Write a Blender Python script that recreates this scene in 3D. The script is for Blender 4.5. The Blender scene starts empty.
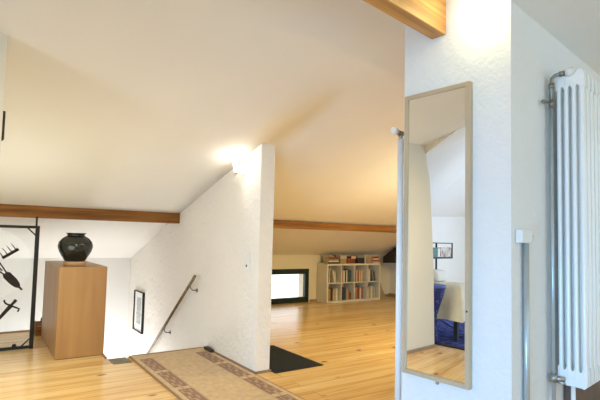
import bpy, bmesh, math, random
from mathutils import Vector, Matrix
random.seed(4)
SC = bpy.context.scene
COL = SC.collection
DL = 0.132481069            # the old house is not square: the hall is turned 7.6 degrees against the front pillar
PI = math.pi
cD, sD = math.cos(DL), math.sin(DL)
def L2R(x, y, z=0.0): return Vector((x*cD + y*sD, -x*sD + y*cD, z))
def R2L(x, y): return (x*cD - y*sD, x*sD + y*cD)

# ------------------------------------------------------------------ materials
MATS = {}
def new_mat(name):
    m = bpy.data.materials.new(name); m.use_nodes = True
    nt = m.node_tree; b = nt.nodes['Principled BSDF']
    MATS[name] = m
    return m, nt, b
def N(nt, t, **kw):
    n = nt.nodes.new(t)
    for k, v in kw.items():
        if k in n.inputs: n.inputs[k].default_value = v
        else: setattr(n, k, v)
    return n
def ramp(nt, stops):
    r = nt.nodes.new('ShaderNodeValToRGB')
    e = r.color_ramp.elements
    while len(e) < len(stops): e.new(0.5)
    for i, (p, c) in enumerate(stops):
        e[i].position = p; e[i].color = (*c, 1)
    return r
def simple(name, col, rough=0.6, metal=0.0, var=0.06, scale=8.0, bump=0.0, bscale=60.0, spec=0.4, stretch=None):
    m, nt, b = new_mat(name)
    tc = N(nt, 'ShaderNodeTexCoord'); vec = tc.outputs['Object']
    if stretch:
        mp = N(nt, 'ShaderNodeMapping'); mp.inputs['Scale'].default_value = stretch
        nt.links.new(vec, mp.inputs['Vector']); vec = mp.outputs['Vector']
    n = N(nt, 'ShaderNodeTexNoise', Scale=scale, Detail=4.0); nt.links.new(vec, n.inputs['Vector'])
    lo = tuple(c*(1-var) for c in col); hi = tuple(min(1, c*(1+var)) for c in col)
    r = ramp(nt, [(0.3, lo), (0.7, hi)])
    nt.links.new(n.outputs['Fac'], r.inputs['Fac']); nt.links.new(r.outputs['Color'], b.inputs['Base Color'])
    b.inputs['Roughness'].default_value = rough; b.inputs['Metallic'].default_value = metal
    b.inputs['Specular IOR Level'].default_value = spec
    if bump > 0:
        n2 = N(nt, 'ShaderNodeTexNoise', Scale=bscale, Detail=5.0); nt.links.new(tc.outputs['Object'], n2.inputs['Vector'])
        bp = N(nt, 'ShaderNodeBump', Strength=bump, Distance=0.01)
        nt.links.new(n2.outputs['Fac'], bp.inputs['Height']); nt.links.new(bp.outputs['Normal'], b.inputs['Normal'])
    return m
def wood(name, lo, mid, hi, stretch=(2, 30, 30), rough=0.5, knots=False, bump=0.05):
    m, nt, b = new_mat(name)
    tc = N(nt, 'ShaderNodeTexCoord'); mp = N(nt, 'ShaderNodeMapping'); mp.inputs['Scale'].default_value = stretch
    nt.links.new(tc.outputs['Object'], mp.inputs['Vector'])
    n = N(nt, 'ShaderNodeTexNoise', Scale=1.0, Detail=6.0, Distortion=0.6); nt.links.new(mp.outputs['Vector'], n.inputs['Vector'])
    r = ramp(nt, [(0.3, lo), (0.5, mid), (0.72, hi)])
    nt.links.new(n.outputs['Fac'], r.inputs['Fac']); out = r.outputs['Color']
    if knots:
        mp2 = N(nt, 'ShaderNodeMapping'); mp2.inputs['Scale'].default_value = tuple(0.55*math.sqrt(s) for s in stretch)
        nt.links.new(tc.outputs['Object'], mp2.inputs['Vector'])
        v = N(nt, 'ShaderNodeTexVoronoi', Scale=1.3); nt.links.new(mp2.outputs['Vector'], v.inputs['Vector'])
        r2 = ramp(nt, [(0.05, (0.25, 0.2, 0.15)), (0.17, (1, 1, 1))]); nt.links.new(v.outputs['Distance'], r2.inputs['Fac'])
        mx = N(nt, 'ShaderNodeMixRGB', blend_type='MULTIPLY'); mx.inputs['Fac'].default_value = 0.8
        nt.links.new(out, mx.inputs[1]); nt.links.new(r2.outputs['Color'], mx.inputs[2]); out = mx.outputs['Color']
    nt.links.new(out, b.inputs['Base Color']); b.inputs['Roughness'].default_value = rough
    if bump:
        bp = N(nt, 'ShaderNodeBump', Strength=bump, Distance=0.004)
        nt.links.new(n.outputs['Fac'], bp.inputs['Height']); nt.links.new(bp.outputs['Normal'], b.inputs['Normal'])
    return m
def plaster(name, col, bump, scale1=14, scale2=70, dist=0.012, rough=0.85):
    m, nt, b = new_mat(name)
    tc = N(nt, 'ShaderNodeTexCoord')
    n1 = N(nt, 'ShaderNodeTexNoise', Scale=scale1, Detail=3.0, Distortion=0.8); n2 = N(nt, 'ShaderNodeTexNoise', Scale=scale2, Detail=4.0)
    n3 = N(nt, 'ShaderNodeTexNoise', Scale=1.3, Detail=2.0)
    for n in (n1, n2, n3): nt.links.new(tc.outputs['Object'], n.inputs['Vector'])
    a = N(nt, 'ShaderNodeMath', operation='MULTIPLY_ADD'); a.inputs[1].default_value = 0.45
    nt.links.new(n2.outputs['Fac'], a.inputs[0]); nt.links.new(n1.outputs['Fac'], a.inputs[2])
    bp = N(nt, 'ShaderNodeBump', Strength=bump, Distance=dist)
    nt.links.new(a.outputs[0], bp.inputs['Height']); nt.links.new(bp.outputs['Normal'], b.inputs['Normal'])
    r = ramp(nt, [(0.35, tuple(c*0.965 for c in col)), (0.65, col)])
    nt.links.new(n3.outputs['Fac'], r.inputs['Fac']); nt.links.new(r.outputs['Color'], b.inputs['Base Color'])
    b.inputs['Roughness'].default_value = rough; b.inputs['Specular IOR Level'].default_value = 0.15
    return m
def planks(name):
    m, nt, b = new_mat(name)
    tc = N(nt, 'ShaderNodeTexCoord')
    br = N(nt, 'ShaderNodeTexBrick', Scale=1.0); br.offset = 0.37; br.offset_frequency = 2
    br.inputs['Brick Width'].default_value = 3.1; br.inputs['Row Height'].default_value = 0.125
    br.inputs['Mortar Size'].default_value = 0.003; br.inputs['Mortar Smooth'].default_value = 0.3
    br.inputs['Color1'].default_value = (0.0, 0.0, 0.0, 1); br.inputs['Color2'].default_value = (1, 1, 1, 1)
    br.inputs['Mortar'].default_value = (0.5, 0.5, 0.5, 1)
    nt.links.new(tc.outputs['Object'], br.inputs['Vector'])
    mp = N(nt, 'ShaderNodeMapping'); mp.inputs['Scale'].default_value = (1.6, 24, 1)
    nt.links.new(tc.outputs['Object'], mp.inputs['Vector'])
    gr = N(nt, 'ShaderNodeTexNoise', Scale=1.0, Detail=6.0, Distortion=0.9); nt.links.new(mp.outputs['Vector'], gr.inputs['Vector'])
    mp2 = N(nt, 'ShaderNodeMapping'); mp2.inputs['Scale'].default_value = (0.28, 8, 1)
    nt.links.new(tc.outputs['Object'], mp2.inputs['Vector'])
    ro = N(nt, 'ShaderNodeTexNoise', Scale=1.0, Detail=1.0); nt.links.new(mp2.outputs['Vector'], ro.inputs['Vector'])
    ad = N(nt, 'ShaderNodeMath', operation='MULTIPLY_ADD'); ad.inputs[1].default_value = 0.55
    nt.links.new(gr.outputs['Fac'], ad.inputs[0])
    ml = N(nt, 'ShaderNodeMath', operation='MULTIPLY'); ml.inputs[1].default_value = 0.3
    nt.links.new(ro.outputs['Fac'], ml.inputs[0]); nt.links.new(ml.outputs[0], ad.inputs[2])
    ad2 = N(nt, 'ShaderNodeMath', operation='MULTIPLY_ADD'); ad2.inputs[1].default_value = 0.13
    nt.links.new(br.outputs['Color'], ad2.inputs[0]); nt.links.new(ad.outputs[0], ad2.inputs[2])
    r = ramp(nt, [(0.28, FLOOR_LO), (0.47, FLOOR_MID), (0.68, FLOOR_HI)])
    nt.links.new(ad2.outputs[0], r.inputs['Fac'])
    # knots
    mp3 = N(nt, 'ShaderNodeMapping'); mp3.inputs['Scale'].default_value = (2.1, 4.2, 1)
    nt.links.new(tc.outputs['Object'], mp3.inputs['Vector'])
    vo = N(nt, 'ShaderNodeTexVoronoi', Scale=1.25); nt.links.new(mp3.outputs['Vector'], vo.inputs['Vector'])
    kr = ramp(nt, [(0.055, (0.22, 0.11, 0.05)), (0.12, (1, 1, 1))]); nt.links.new(vo.outputs['Distance'], kr.inputs['Fac'])
    mx = N(nt, 'ShaderNodeMixRGB', blend_type='MULTIPLY'); mx.inputs['Fac'].default_value = 0.9
    nt.links.new(r.outputs['Color'], mx.inputs[1]); nt.links.new(kr.outputs['Color'], mx.inputs[2])
    mx2 = N(nt, 'ShaderNodeMixRGB', blend_type='MIX'); mx2.inputs[2].default_value = (0.36, 0.2, 0.08, 1)
    sc = N(nt, 'ShaderNodeMath', operation='MULTIPLY'); sc.inputs[1].default_value = 0.8
    nt.links.new(br.outputs['Fac'], sc.inputs[0]); nt.links.new(sc.outputs[0], mx2.inputs['Fac'])
    nt.links.new(mx.outputs['Color'], mx2.inputs[1]); nt.links.new(mx2.outputs['Color'], b.inputs['Base Color'])
    b.inputs['Roughness'].default_value = 0.22; b.inputs['Specular IOR Level'].default_value = 0.45
    bp = N(nt, 'ShaderNodeBump', Strength=0.12, Distance=0.003)
    nt.links.new(gr.outputs['Fac'], bp.inputs['Height']); nt.links.new(bp.outputs['Normal'], b.inputs['Normal'])
    return m
def emit(name, col, s):
    m, nt, b = new_mat(name)
    b.inputs['Base Color'].default_value = (*col, 1); b.inputs['Emission Color'].default_value = (*col, 1)
    b.inputs['Emission Strength'].default_value = s
    return m

FLOOR_LO, FLOOR_MID, FLOOR_HI = (0.52, 0.28, 0.085), (0.74, 0.47, 0.18), (0.86, 0.64, 0.32)
M_floor = planks('pine_planks')
M_ceil = plaster('ceiling_plaster', (0.88, 0.84, 0.77), 0.10, 5, 30)
M_wallA = plaster('rough_stucco', (0.88, 0.83, 0.755), 0.75, 9, 40, 0.022)
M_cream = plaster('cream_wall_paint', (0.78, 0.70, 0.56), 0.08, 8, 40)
M_white = plaster('white_plaster', (0.86, 0.85, 0.82), 0.5, 15, 60, 0.014)
M_smooth = plaster('smooth_white', (0.84, 0.82, 0.78), 0.08, 8, 40)
M_beam = wood('dark_pine_beam', (0.12, 0.040, 0.006), (0.25, 0.092, 0.013), (0.34, 0.145, 0.026), (1.5, 22, 30), 0.75, True)
M_beam2 = wood('golden_pine_beam', (0.36, 0.16, 0.035), (0.52, 0.26, 0.07), (0.66, 0.37, 0.12), (1.5, 22, 30), 0.5, True)
M_darkbeam = wood('smoked_wood', (0.02, 0.011, 0.007), (0.035, 0.02, 0.012), (0.06, 0.033, 0.018), (20, 2, 20), 0.6)
M_beech = wood('beech_veneer', (0.36, 0.19, 0.07), (0.405, 0.22, 0.085), (0.44, 0.25, 0.10), (14, 14, 1.1), 0.42, bump=0.0)
M_black = simple('black_iron', (0.010, 0.009, 0.009), 0.6, 0.0, bump=0.1, bscale=120)
M_rust = simple('dark_wrought_iron', (0.022, 0.013, 0.010), 0.6, 0.4, var=0.3, scale=30, bump=0.3, bscale=90)
M_vase = simple('black_glaze', (0.016, 0.018, 0.016), 0.12, 0.0, var=0.2, spec=0.6)
M_stand = wood('round_wood', (0.42, 0.25, 0.11), (0.55, 0.34, 0.17), (0.62, 0.4, 0.22), (6, 40, 40), 0.5)
M_paper = simple('picture_mat', (0.85, 0.84, 0.80), 0.8)
M_grey = simple('grey_print', (0.45, 0.45, 0.43), 0.8, var=0.35, scale=22)
M_rail = wood('handrail_wood', (0.13, 0.085, 0.035), (0.19, 0.13, 0.055), (0.25, 0.175, 0.08), (20, 2, 20), 0.4)
M_steel = simple('dull_metal', (0.42, 0.40, 0.36), 0.35, 0.9)
M_brass = simple('aged_brass', (0.30, 0.28, 0.23), 0.35, 0.9, var=0.2, scale=40)
M_plastic = simple('white_plastic', (0.82, 0.81, 0.77), 0.35, var=0.02)
M_darkdot = simple('dark_hole', (0.06, 0.05, 0.045), 0.6)
M_rug0 = simple('rug_beige', (0.60, 0.45, 0.29), 0.95, var=0.12, scale=24, bump=0.4, bscale=300, spec=0.1)
M_rug1 = simple('rug_mauve', (0.31, 0.195, 0.14), 0.95, var=0.12, scale=60, bump=0.4, bscale=300, spec=0.1)
M_rug2 = simple('rug_lilac', (0.47, 0.335, 0.245), 0.95, var=0.1, scale=60, bump=0.4, bscale=300, spec=0.1)
M_rug3 = simple('rug_trim', (0.34, 0.22, 0.125), 0.95, var=0.1, scale=60, bump=0.4, bscale=300, spec=0.1)
M_mat = simple('charcoal_mat', (0.022, 0.026, 0.030), 0.85, var=0.5, scale=60, bump=0.7, bscale=220, spec=0.2)
M_matedge = simple('mat_rubber', (0.012, 0.013, 0.014), 0.6)
M_tread = simple('grey_tread', (0.22, 0.19, 0.135), 0.7, var=0.12, scale=12)
M_skirt = simple('brown_skirting', (0.30, 0.20, 0.115), 0.6, var=0.15)
M_shelf = simple('white_shelf_laminate', (0.76, 0.69, 0.55), 0.35, var=0.02)
M_green = simple('dark_green_paint', (0.008, 0.020, 0.017), 0.35, var=0.1)
M_bag = simple('beige_card', (0.42, 0.33, 0.21), 0.8)
M_mframe = simple('champagne_frame', (0.56, 0.44, 0.29), 0.42, 0.1, var=0.06, scale=3)
M_rad = simple('radiator_enamel', (0.92, 0.92, 0.89), 0.28, var=0.01)
M_pipe = simple('painted_grey_pipe', (0.50, 0.54, 0.54), 0.28, 0.5, var=0.05)
M_spread = simple('cream_cloth', (0.86, 0.81, 0.68), 0.9, var=0.08, bump=0.3, bscale=120, spec=0.1)
M_pillow = simple('white_pillow', (0.86, 0.86, 0.84), 0.9, var=0.03, spec=0.1)
M_blue = simple('blue_rug_pile', (0.06, 0.075, 0.25), 0.95, var=0.75, scale=14, bump=0.5, bscale=200, spec=0.1)
M_bluedark = simple('rug_dark_edge', (0.02, 0.02, 0.06), 0.95)
M_legd = simple('dark_leg', (0.04, 0.045, 0.06), 0.5)
M_teal = simple('teal_card', (0.10, 0.22, 0.20), 0.7, var=0.3, scale=25)
M_flower = None
M_ext = simple('lower_floor', (0.6, 0.58, 0.54), 0.8)

def drum_mat():
    m, nt, b = new_mat('blue_dotted_cloth')
    tc = N(nt, 'ShaderNodeTexCoord')
    v = N(nt, 'ShaderNodeTexVoronoi', Scale=34.0); nt.links.new(tc.outputs['Object'], v.inputs['Vector'])
    r = ramp(nt, [(0.12, (0.30, 0.38, 0.62)), (0.26, (0.018, 0.028, 0.17))]); nt.links.new(v.outputs['Distance'], r.inputs['Fac'])
    nt.links.new(r.outputs['Color'], b.inputs['Base Color']); b.inputs['Roughness'].default_value = 0.7
    return m
M_drum = drum_mat()
M_drumrim = simple('blue_rim', (0.07, 0.11, 0.42), 0.5)
def flower_mat():
    m, nt, b = new_mat('flower_print')
    tc = N(nt, 'ShaderNodeTexCoord')
    v = N(nt, 'ShaderNodeTexVoronoi', Scale=24.0); nt.links.new(tc.outputs['Object'], v.inputs['Vector'])
    s = N(nt, 'ShaderNodeSeparateColor'); nt.links.new(v.outputs['Color'], s.inputs[0])
    r = ramp(nt, [(0.15, (0.30, 0.07, 0.05)), (0.35, (0.55, 0.48, 0.35)), (0.6, (0.20, 0.24, 0.12)), (0.85, (0.62, 0.55, 0.45))])
    nt.links.new(s.outputs[0], r.inputs['Fac']); nt.links.new(r.outputs['Color'], b.inputs['Base Color'])
    return m
M_flower = flower_mat()
def mirror_mat():
    m, nt, b = new_mat('mirror_glass')
    tc = N(nt, 'ShaderNodeTexCoord'); n = N(nt, 'ShaderNodeTexNoise', Scale=3.0); nt.links.new(tc.outputs['Object'], n.inputs['Vector'])
    r = ramp(nt, [(0.3, (0.86, 0.87, 0.86)), (0.7, (0.88, 0.89, 0.88))]); nt.links.new(n.outputs['Fac'], r.inputs['Fac'])
    nt.links.new(r.outputs['Color'], b.inputs['Base Color'])
    b.inputs['Metallic'].default_value = 1.0; b.inputs['Roughness'].default_value = 0.0
    return m
M_mirror = mirror_mat()
def glass_mat():
    m, nt, b = new_mat('window_glass')
    out = nt.nodes['Material Output']
    t = N(nt, 'ShaderNodeBsdfTransparent'); t.inputs['Color'].default_value = (0.97, 0.98, 0.98, 1)
    g = N(nt, 'ShaderNodeBsdfGlossy', Roughness=0.02); fr = N(nt, 'ShaderNodeFresnel', IOR=1.3)
    mx = N(nt, 'ShaderNodeMixShader'); nt.links.new(fr.outputs[0], mx.inputs[0])
    nt.links.new(t.outputs[0], mx.inputs[1]); nt.links.new(g.outputs[0], mx.inputs[2]); nt.links.new(mx.outputs[0], out.inputs['Surface'])
    return m
M_glass = glass_mat()
M_bulb = emit('lamp_glass_glow', (1.0, 0.86, 0.62), 14.0)

# ------------------------------------------------------------------ mesh helpers
class MB:
    """collects shapes in frame coordinates; becomes ONE mesh object"""
    def __init__(s): s.bm = bmesh.new(); s.mi = 0
    def _tag(s, faces):
        for f in faces: f.material_index = s.mi
    def box(s, a, b, bevel=0.0, seg=2, rot=None, pivot=None):
        r = bmesh.ops.create_cube(s.bm, size=1.0); vs = r['verts']
        c = [(a[i]+b[i])/2 for i in range(3)]; d = [abs(b[i]-a[i]) for i in range(3)]
        for v in vs: v.co = Vector((c[0]+v.co.x*d[0], c[1]+v.co.y*d[1], c[2]+v.co.z*d[2]))
        fs = set(f for v in vs for f in v.link_faces)
        s._tag(fs)
        if bevel > 0:
            es = list(set(e for v in vs for e in v.link_edges))
            rr = bmesh.ops.bevel(s.bm, geom=es, offset=min(bevel, 0.45*min(d)), segments=seg, affect='EDGES', profile=0.5)
            s._tag(rr['faces'])
            vs = list(set(v for f in rr['faces'] for v in f.verts) | set(v for v in vs if v.is_valid))
        if rot is not None:
            p = Vector(pivot if pivot else c)
            for v in vs: v.co = p + rot @ (v.co - p)
        return s
    def tube(s, p0, p1, r0, r1=None, n=14, cap=True):
        p0, p1 = Vector(p0), Vector(p1); r1 = r0 if r1 is None else r1
        z = (p1-p0).normalized(); x = z.orthogonal().normalized(); y = z.cross(x)
        A, B = [], []
        for i in range(n):
            t = 2*PI*i/n; d = x*math.cos(t)+y*math.sin(t)
            A.append(s.bm.verts.new(p0+d*r0)); B.append(s.bm.verts.new(p1+d*r1))
        fs = [s.bm.faces.new((A[i], A[(i+1) % n], B[(i+1) % n], B[i])) for i in range(n)]
        for f in fs: f.smooth = True
        if cap: fs += [s.bm.faces.new(list(reversed(A))), s.bm.faces.new(B)]
        s._tag(fs); return s
    def path(s, pts, r, n=12):
        """round tube swept along points"""
        pts = [Vector(p) for p in pts]; rings = []
        up = None
        for i, p in enumerate(pts):
            d = (pts[min(i+1, len(pts)-1)]-pts[max(i-1, 0)]).normalized()
            if up is None: up = d.orthogonal().normalized()
            up = (up - d*up.dot(d)).normalized(); y = d.cross(up)
            rings.append([s.bm.verts.new(p+(up*math.cos(2*PI*k/n)+y*math.sin(2*PI*k/n))*r) for k in range(n)])
        fs = []
        for a, b in zip(rings, rings[1:]):
            for k in range(n):
                f = s.bm.faces.new((a[k], a[(k+1) % n], b[(k+1) % n], b[k])); f.smooth = True; fs.append(f)
        fs += [s.bm.faces.new(list(reversed(rings[0]))), s.bm.faces.new(rings[-1])]
        s._tag(fs); return s
    def lathe(s, prof, c, n=40):
        """profile [(r,z)] turned about the vertical through c"""
        rings = []
        for r, z in prof:
            if r < 1e-5: rings.append([s.bm.verts.new((c[0], c[1], c[2]+z))])
            else: rings.append([s.bm.verts.new((c[0]+r*math.cos(2*PI*k/n), c[1]+r*math.sin(2*PI*k/n), c[2]+z)) for k in range(n)])
        fs = []
        for a, b in zip(rings, rings[1:]):
            for k in range(n):
                k2 = (k+1) % n
                q = [a[0]] if len(a) == 1 else [a[k], a[k2]]
                q += [b[0]] if len(b) == 1 else [b[k2], b[k]]
                if len(q) > 2:
                    f = s.bm.faces.new(q); f.smooth = True; fs.append(f)
        s._tag(fs); return s
    def prism(s, poly, fn0, fn1):
        """polygon swept between fn0(p) and fn1(p)"""
        A = [s.bm.verts.new(fn0(p)) for p in poly]; B = [s.bm.verts.new(fn1(p)) for p in poly]
        n = len(poly)
        fs = [s.bm.faces.new(A), s.bm.faces.new(list(reversed(B)))]
        for i in range(n): fs.append(s.bm.faces.new((A[i], B[i], B[(i+1) % n], A[(i+1) % n])))
        s._tag(fs); return s
    def px(s, poly, x0, x1): return s.prism(poly, lambda p: (x0, p[0], p[1]), lambda p: (x1, p[0], p[1]))
    def py(s, poly, y0, y1): return s.prism(poly, lambda p: (p[0], y0, p[1]), lambda p: (p[0], y1, p[1]))
    def pz(s, poly, z0, z1): return s.prism(poly, lambda p: (p[0], p[1], z0), lambda p: (p[0], p[1], z1))
    def quad(s, *pts):
        f = s.bm.faces.new([s.bm.verts.new(p) for p in pts]); s._tag([f]); return s
def mesh_obj(name, mb, mats, base=(0, 0, 0), fix=True):
    bm = mb.bm
    if fix: bmesh.ops.recalc_face_normals(bm, faces=bm.faces)
    b = Vector(base)
    for v in bm.verts: v.co -= b
    me = bpy.data.meshes.new(name); bm.to_mesh(me); bm.free()
    for m in (mats if isinstance(mats, (list, tuple)) else [mats]): me.materials.append(m)
    o = bpy.data.objects.new(name, me); COL.objects.link(o)
    return o
def place(o, base, frame):
    if frame == 'L': o.location = L2R(*base); o.rotation_euler = (0, 0, -DL)
    else: o.location = Vector(base)
def thing(name, label, cat, base, frame='R', group=None):
    o = bpy.data.objects.new(name, None); COL.objects.link(o); o.empty_display_size = 0.1
    place(o, base, frame); o['label'] = label; o['category'] = cat
    if group: o['group'] = group
    o['_b'] = list(base); return o
def part(name, mb, mat, parent, base=None, label=None):
    b = base if base is not None else tuple(parent['_b'])
    o = mesh_obj(name, mb, mat, b); o.parent = parent
    if label: o['label'] = label
    o['_b'] = list(b); return o
def single(name, label, cat, mb, mat, base, frame='R', group=None):
    o = mesh_obj(name, mb, mat, base); place(o, base, frame)
    o['label'] = label; o['category'] = cat
    if group: o['group'] = group
    o['_b'] = list(base); return o
def struct(name, mb, mat, frame='R', fix=True):
    o = mesh_obj(name, mb, mat, (0, 0, 0), fix); place(o, (0, 0, 0), frame); o['kind'] = 'structure'; o['_b'] = [0, 0, 0]; return o

# ------------------------------------------------------------------ roof / ceiling shape (hall coordinates)
def interp(t, pts):
    if t <= pts[0][0]: return pts[0][1]
    for (a, va), (b, vb) in zip(pts, pts[1:]):
        if t <= b: return va+(vb-va)*(t-a)/(b-a)
    return pts[-1][1]
def y_fold(x): return interp(x, [(0.0, 2.36), (0.9, 2.10), (1.684, 2.015), (2.4, 2.185), (4, 2.5)])
def s_fold(x): return interp(x, [(0.0, 0.33), (0.8, 0.34), (1.5, 0.75), (9, 0.85)])
def zroof(x, y, side=None):
    """side: 'hall' or 'room' forces one side of the plaster fold over the dividing wall"""
    if side is None: side = 'room' if x > xf(y)+0.005 else 'hall'
    def slope(yy):
        if side == 'hall': return interp(yy, [(2.3, 1.798+0.33*0.87), (3.17, 1.798), (4.945, 1.303), (6.857, 0.72), (8, 0.36)])
        d = interp(yy, [(2.25, 0.0), (2.6, 0.25), (3.2, 0.8)])*interp(x-xf(yy), [(0.0, -0.028), (0.28, 0.035), (0.7, 0.075)])  # raised lip at the fold, shaped to shade the room side
        return interp(yy, [(2.3, 1.798+0.33*0.87), (3.17, 1.798), (4.93, 1.345), (6.33, 0.85), (8, 0.26)])-d
    yf = y_fold(x)
    if y >= yf:
        if y < 2.3: return 1.798+0.33*(3.17-y)
        return slope(y)
    zf = 1.798+0.33*(3.17-yf) if yf < 2.3 else slope(yf)
    return min(zf+s_fold(x)*(yf-y), 2.62)
def xf(y): return interp(y, [(2.3, 1.95), (2.6, 1.93), (3.17, 1.81), (9, 1.81)])

# ------------------------------------------------------------------ SETTING
fl = MB()
for a, b in [((-7, -3), (0.944, 5.75)), ((0.944, -3), (1.10, 3.96)), ((1.10, -3), (1.81, 4.15)), ((1.81, -3), (8, 6.45))]:
    fl.box((a[0], a[1], -0.2), (b[0], b[1], 0))
struct('floor', fl, M_floor, 'L')
tr = MB(); tr.box((-3, 5.725, 0.0), (0.944, 5.75, 0.012)); tr.box((0.93, 4.18, 0.0), (0.944, 5.725, 0.012)); 
struct('trim_1', tr, M_skirt, 'L')
lf = MB(); lf.box((-7, -3, -2.5), (8, 8, -2.4)); struct('floor_lower', lf, M_ext, 'L')

# ceiling: one plaster skin with a fold over the dividing wall and a fold up to the ridge
def ceiling():
    bm = bmesh.new()
    rows = [-2.2+0.12*i for i in range(32)] + [1.64+0.03*i for i in range(31)] + [2.57+0.06*i for i in range(73)]
    cols = [-0.9+0.09*i for i in range(29)] + ['f0', 'f1'] + [2.05+0.06*i for i in range(12)] + [2.8+0.25*i for i in range(22)]
    grid = []
    for y in rows:
        r = []
        for c in cols:
            if c == 'f0': x, sd = xf(y), 'hall'
            elif c == 'f1': x, sd = xf(y)+0.006, 'room'
            else: x = c; sd = 'hall' if c < 1.9 else 'room'
            if isinstance(c, float) and c == cols[28]: x = min(x, xf(y)-0.02)
            xmin = (0.055-y*sD)/cD
            x = max(x, xmin)
            r.append(bm.verts.new((x, y, zroof(x, y, sd))))
        grid.append(r)
    for a, b in zip(grid, grid[1:]):
        for i in range(len(cols)-1):
            q = [a[i], a[i+1], b[i+1], b[i]]
            if len({(round(v.co.x, 5), round(v.co.y, 5)) for v in q}) < 3: continue
            try:
                f = bm.faces.new(q); f.smooth = True
            except ValueError: pass
    mb = MB(); mb.bm.free(); mb.bm = bm
    return struct('ceiling', mb, M_ceil, 'L')
ceiling()
# bedroom slope and the ceiling over its doorway (left of the hall, seen in the mirror)
cb = MB()
cb.quad((0.058, 2.55, 1.936), (-2.4, 2.55, 2.867), (-2.4, 4.2, 1.46), (-0.15, 4.2, 1.36))
cb.quad((-2.4, 2.55, 2.867), (-6, 2.55, 2.95), (-6, 4.2, 1.62), (-2.4, 4.2, 1.46))
struct('ceiling_bedroom', cb, M_smooth)
cl = MB()
ys = [-2.2, -1, 0, 0.6, 1.2, 1.6, 1.9, 2.2, 2.55]
for a, b in zip(ys, ys[1:]):
    za = zroof(*R2L(0.058, a), 'hall'); zb = zroof(*R2L(0.058, b), 'hall') if b < 2.55 else 1.936
    ta = 2.867+0.12*(2.55-a)/4; tb = 2.867+0.12*(2.55-b)/4
    if b == 2.55: cl.quad((0.057, a, za), (0.057, b, 1.93), (0.057, b, zroof(*R2L(0.058, b), 'hall')+0.01), (0.057, a, za+0.01))
    cl.quad((0.058, a, za), (0.058, b, zb), (-2.4, b, tb), (-2.4, a, ta))
    cl.quad((-2.4, a, ta), (-2.4, b, tb), (-6, b, tb+0.08), (-6, a, ta+0.08))
struct('ceiling_left', cl, M_ceil)
# lower slope over the radiator
cr = MB(); cr.px([(0.90, 2.141), (-2.2, 3.10), (-2.2, 3.16), (0.90, 2.20)], 2.0502, 6.5); struct('ceiling_right', cr, M_smooth)

# dividing wall (rough stucco) with the handrail
wa = MB()
ysA = [6.95, 6.5, 6.0, 5.5, 4.945, 4.0, 3.6, 3.17]
topA = [(y, zroof(1.81, y, 'hall')+0.03) for y in ysA]
wa.px([(3.17, -0.2), (4.15, -0.2), (4.15, -2.45), (6.95, -2.45)]+topA, 1.81, 1.935)
struct('wall_middle', wa, M_wallA, 'L')
bb = MB()
bb.box((1.795, 3.158, 0), (1.81, 4.14, 0.018)); bb.box((1.795, 3.158, 0), (1.945, 3.17, 0.018))
struct('baseboard_middle', bb, M_skirt, 'L')
# stairwell far wall and the wall on the left of hall / bedroom
wb = MB(); wb.box((-1.2, 6.857, -2.45), (1.81, 6.98, 0.74)); struct('wall_stairwell', wb, M_smooth, 'L')
wl = MB()
edge = [(-0.133, 0), (-0.104, 0.87), (-0.045, 1.5), (-0.02, 1.7), (0.03, 1.83), (0.058, 2.02), (0.402, 2.03), (0.402, 0)]
wl.py(edge, 2.55, 2.80)
wl.px([(2.80, -0.05), (6.95, -0.05), (6.95, -2.4), (7.0, -2.4), (7.0, 0.85), (4.2, 1.60), (2.80, 1.95)], -0.12, 0.02)
struct('wall_left', wl, plaster('cream_plaster', (0.70, 0.65, 0.55), 0.28, 16, 70, 0.010))
bl = MB(); bl.box((-0.133, 2.535, 0), (0.402, 2.549, 0.03)); struct('baseboard_left', bl, M_skirt)
wk = MB(); wk.box((-6, 4.2, 0), (-0.12, 4.3, 1.62)); wk.box((-6.1, 0, 0), (-6, 4.3, 2.7)); struct('wall_bedroom', wk, M_smooth)

# pillar with the mirror, and the wall behind the radiator
wp = MB()
wp.px([(0.874, 0), (1.44, 0), (1.44, 2.40), (0.874, 2.60)], 2.05, 2.62)
struct('wall_pillar', wp, M_white)
wr = MB(); wr.px([(0.874, 0), (1.0, 0), (1.0, 2.14), (0.874, 2.155)], 2.6201, 6.5); wr.box((2.0505, 0.8738, 0.0), (2.6201, 0.8745, 2.15))
struct('wall_right', wr, M_white)
# far room walls
wf = MB()
WX0, WX1, WZ0, WZ1 = 3.62, 4.592, 0.0, 0.556
YB = 6.33
wf.box((1.93, YB, 0), (WX0, YB+0.3, 0.82)); wf.box((WX1, YB, 0), (6.62, YB+0.3, 0.82)); wf.box((WX0, YB, WZ1), (WX1, YB+0.3, 0.82))
struct('wall_back', wf, M_cream, 'L')
wq = MB()
wq.px([(1.7, 0), (6.34, 0), (6.34, 0.82), (4.93, 1.31), (3.17, 1.81), (2.35, 2.07), (1.7, 2.5)], 6.50, 6.62)
struct('wall_far_right', wq, M_cream, 'L')
bq = MB(); bq.box((6.485, 2.0, 0), (6.50, YB, 0.06)); bq.box((4.62, YB-0.012, 0), (6.485, YB, 0.04)); struct('baseboard_back', bq, M_skirt, 'L')
# low window in the far room
win = MB()
for a, b in [((WX0, WZ0), (WX1, 0.088)), ((WX0, 0.470), (WX1, WZ1)), ((WX0, 0.088), (WX0+0.075, 0.470)), ((WX1-0.075, 0.088), (WX1, 0.470))]:
    win.box((a[0], YB-0.012, a[1]), (b[0], YB+0.06, b[1]), 0.006, 1)
wo = struct('window_1', win, M_green, 'L')
pn = MB(); pn.box((WX0+0.07, YB+0.03, 0.083), (WX1-0.07, YB+0.036, 0.475)); part('pane', pn, M_glass, wo)

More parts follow.
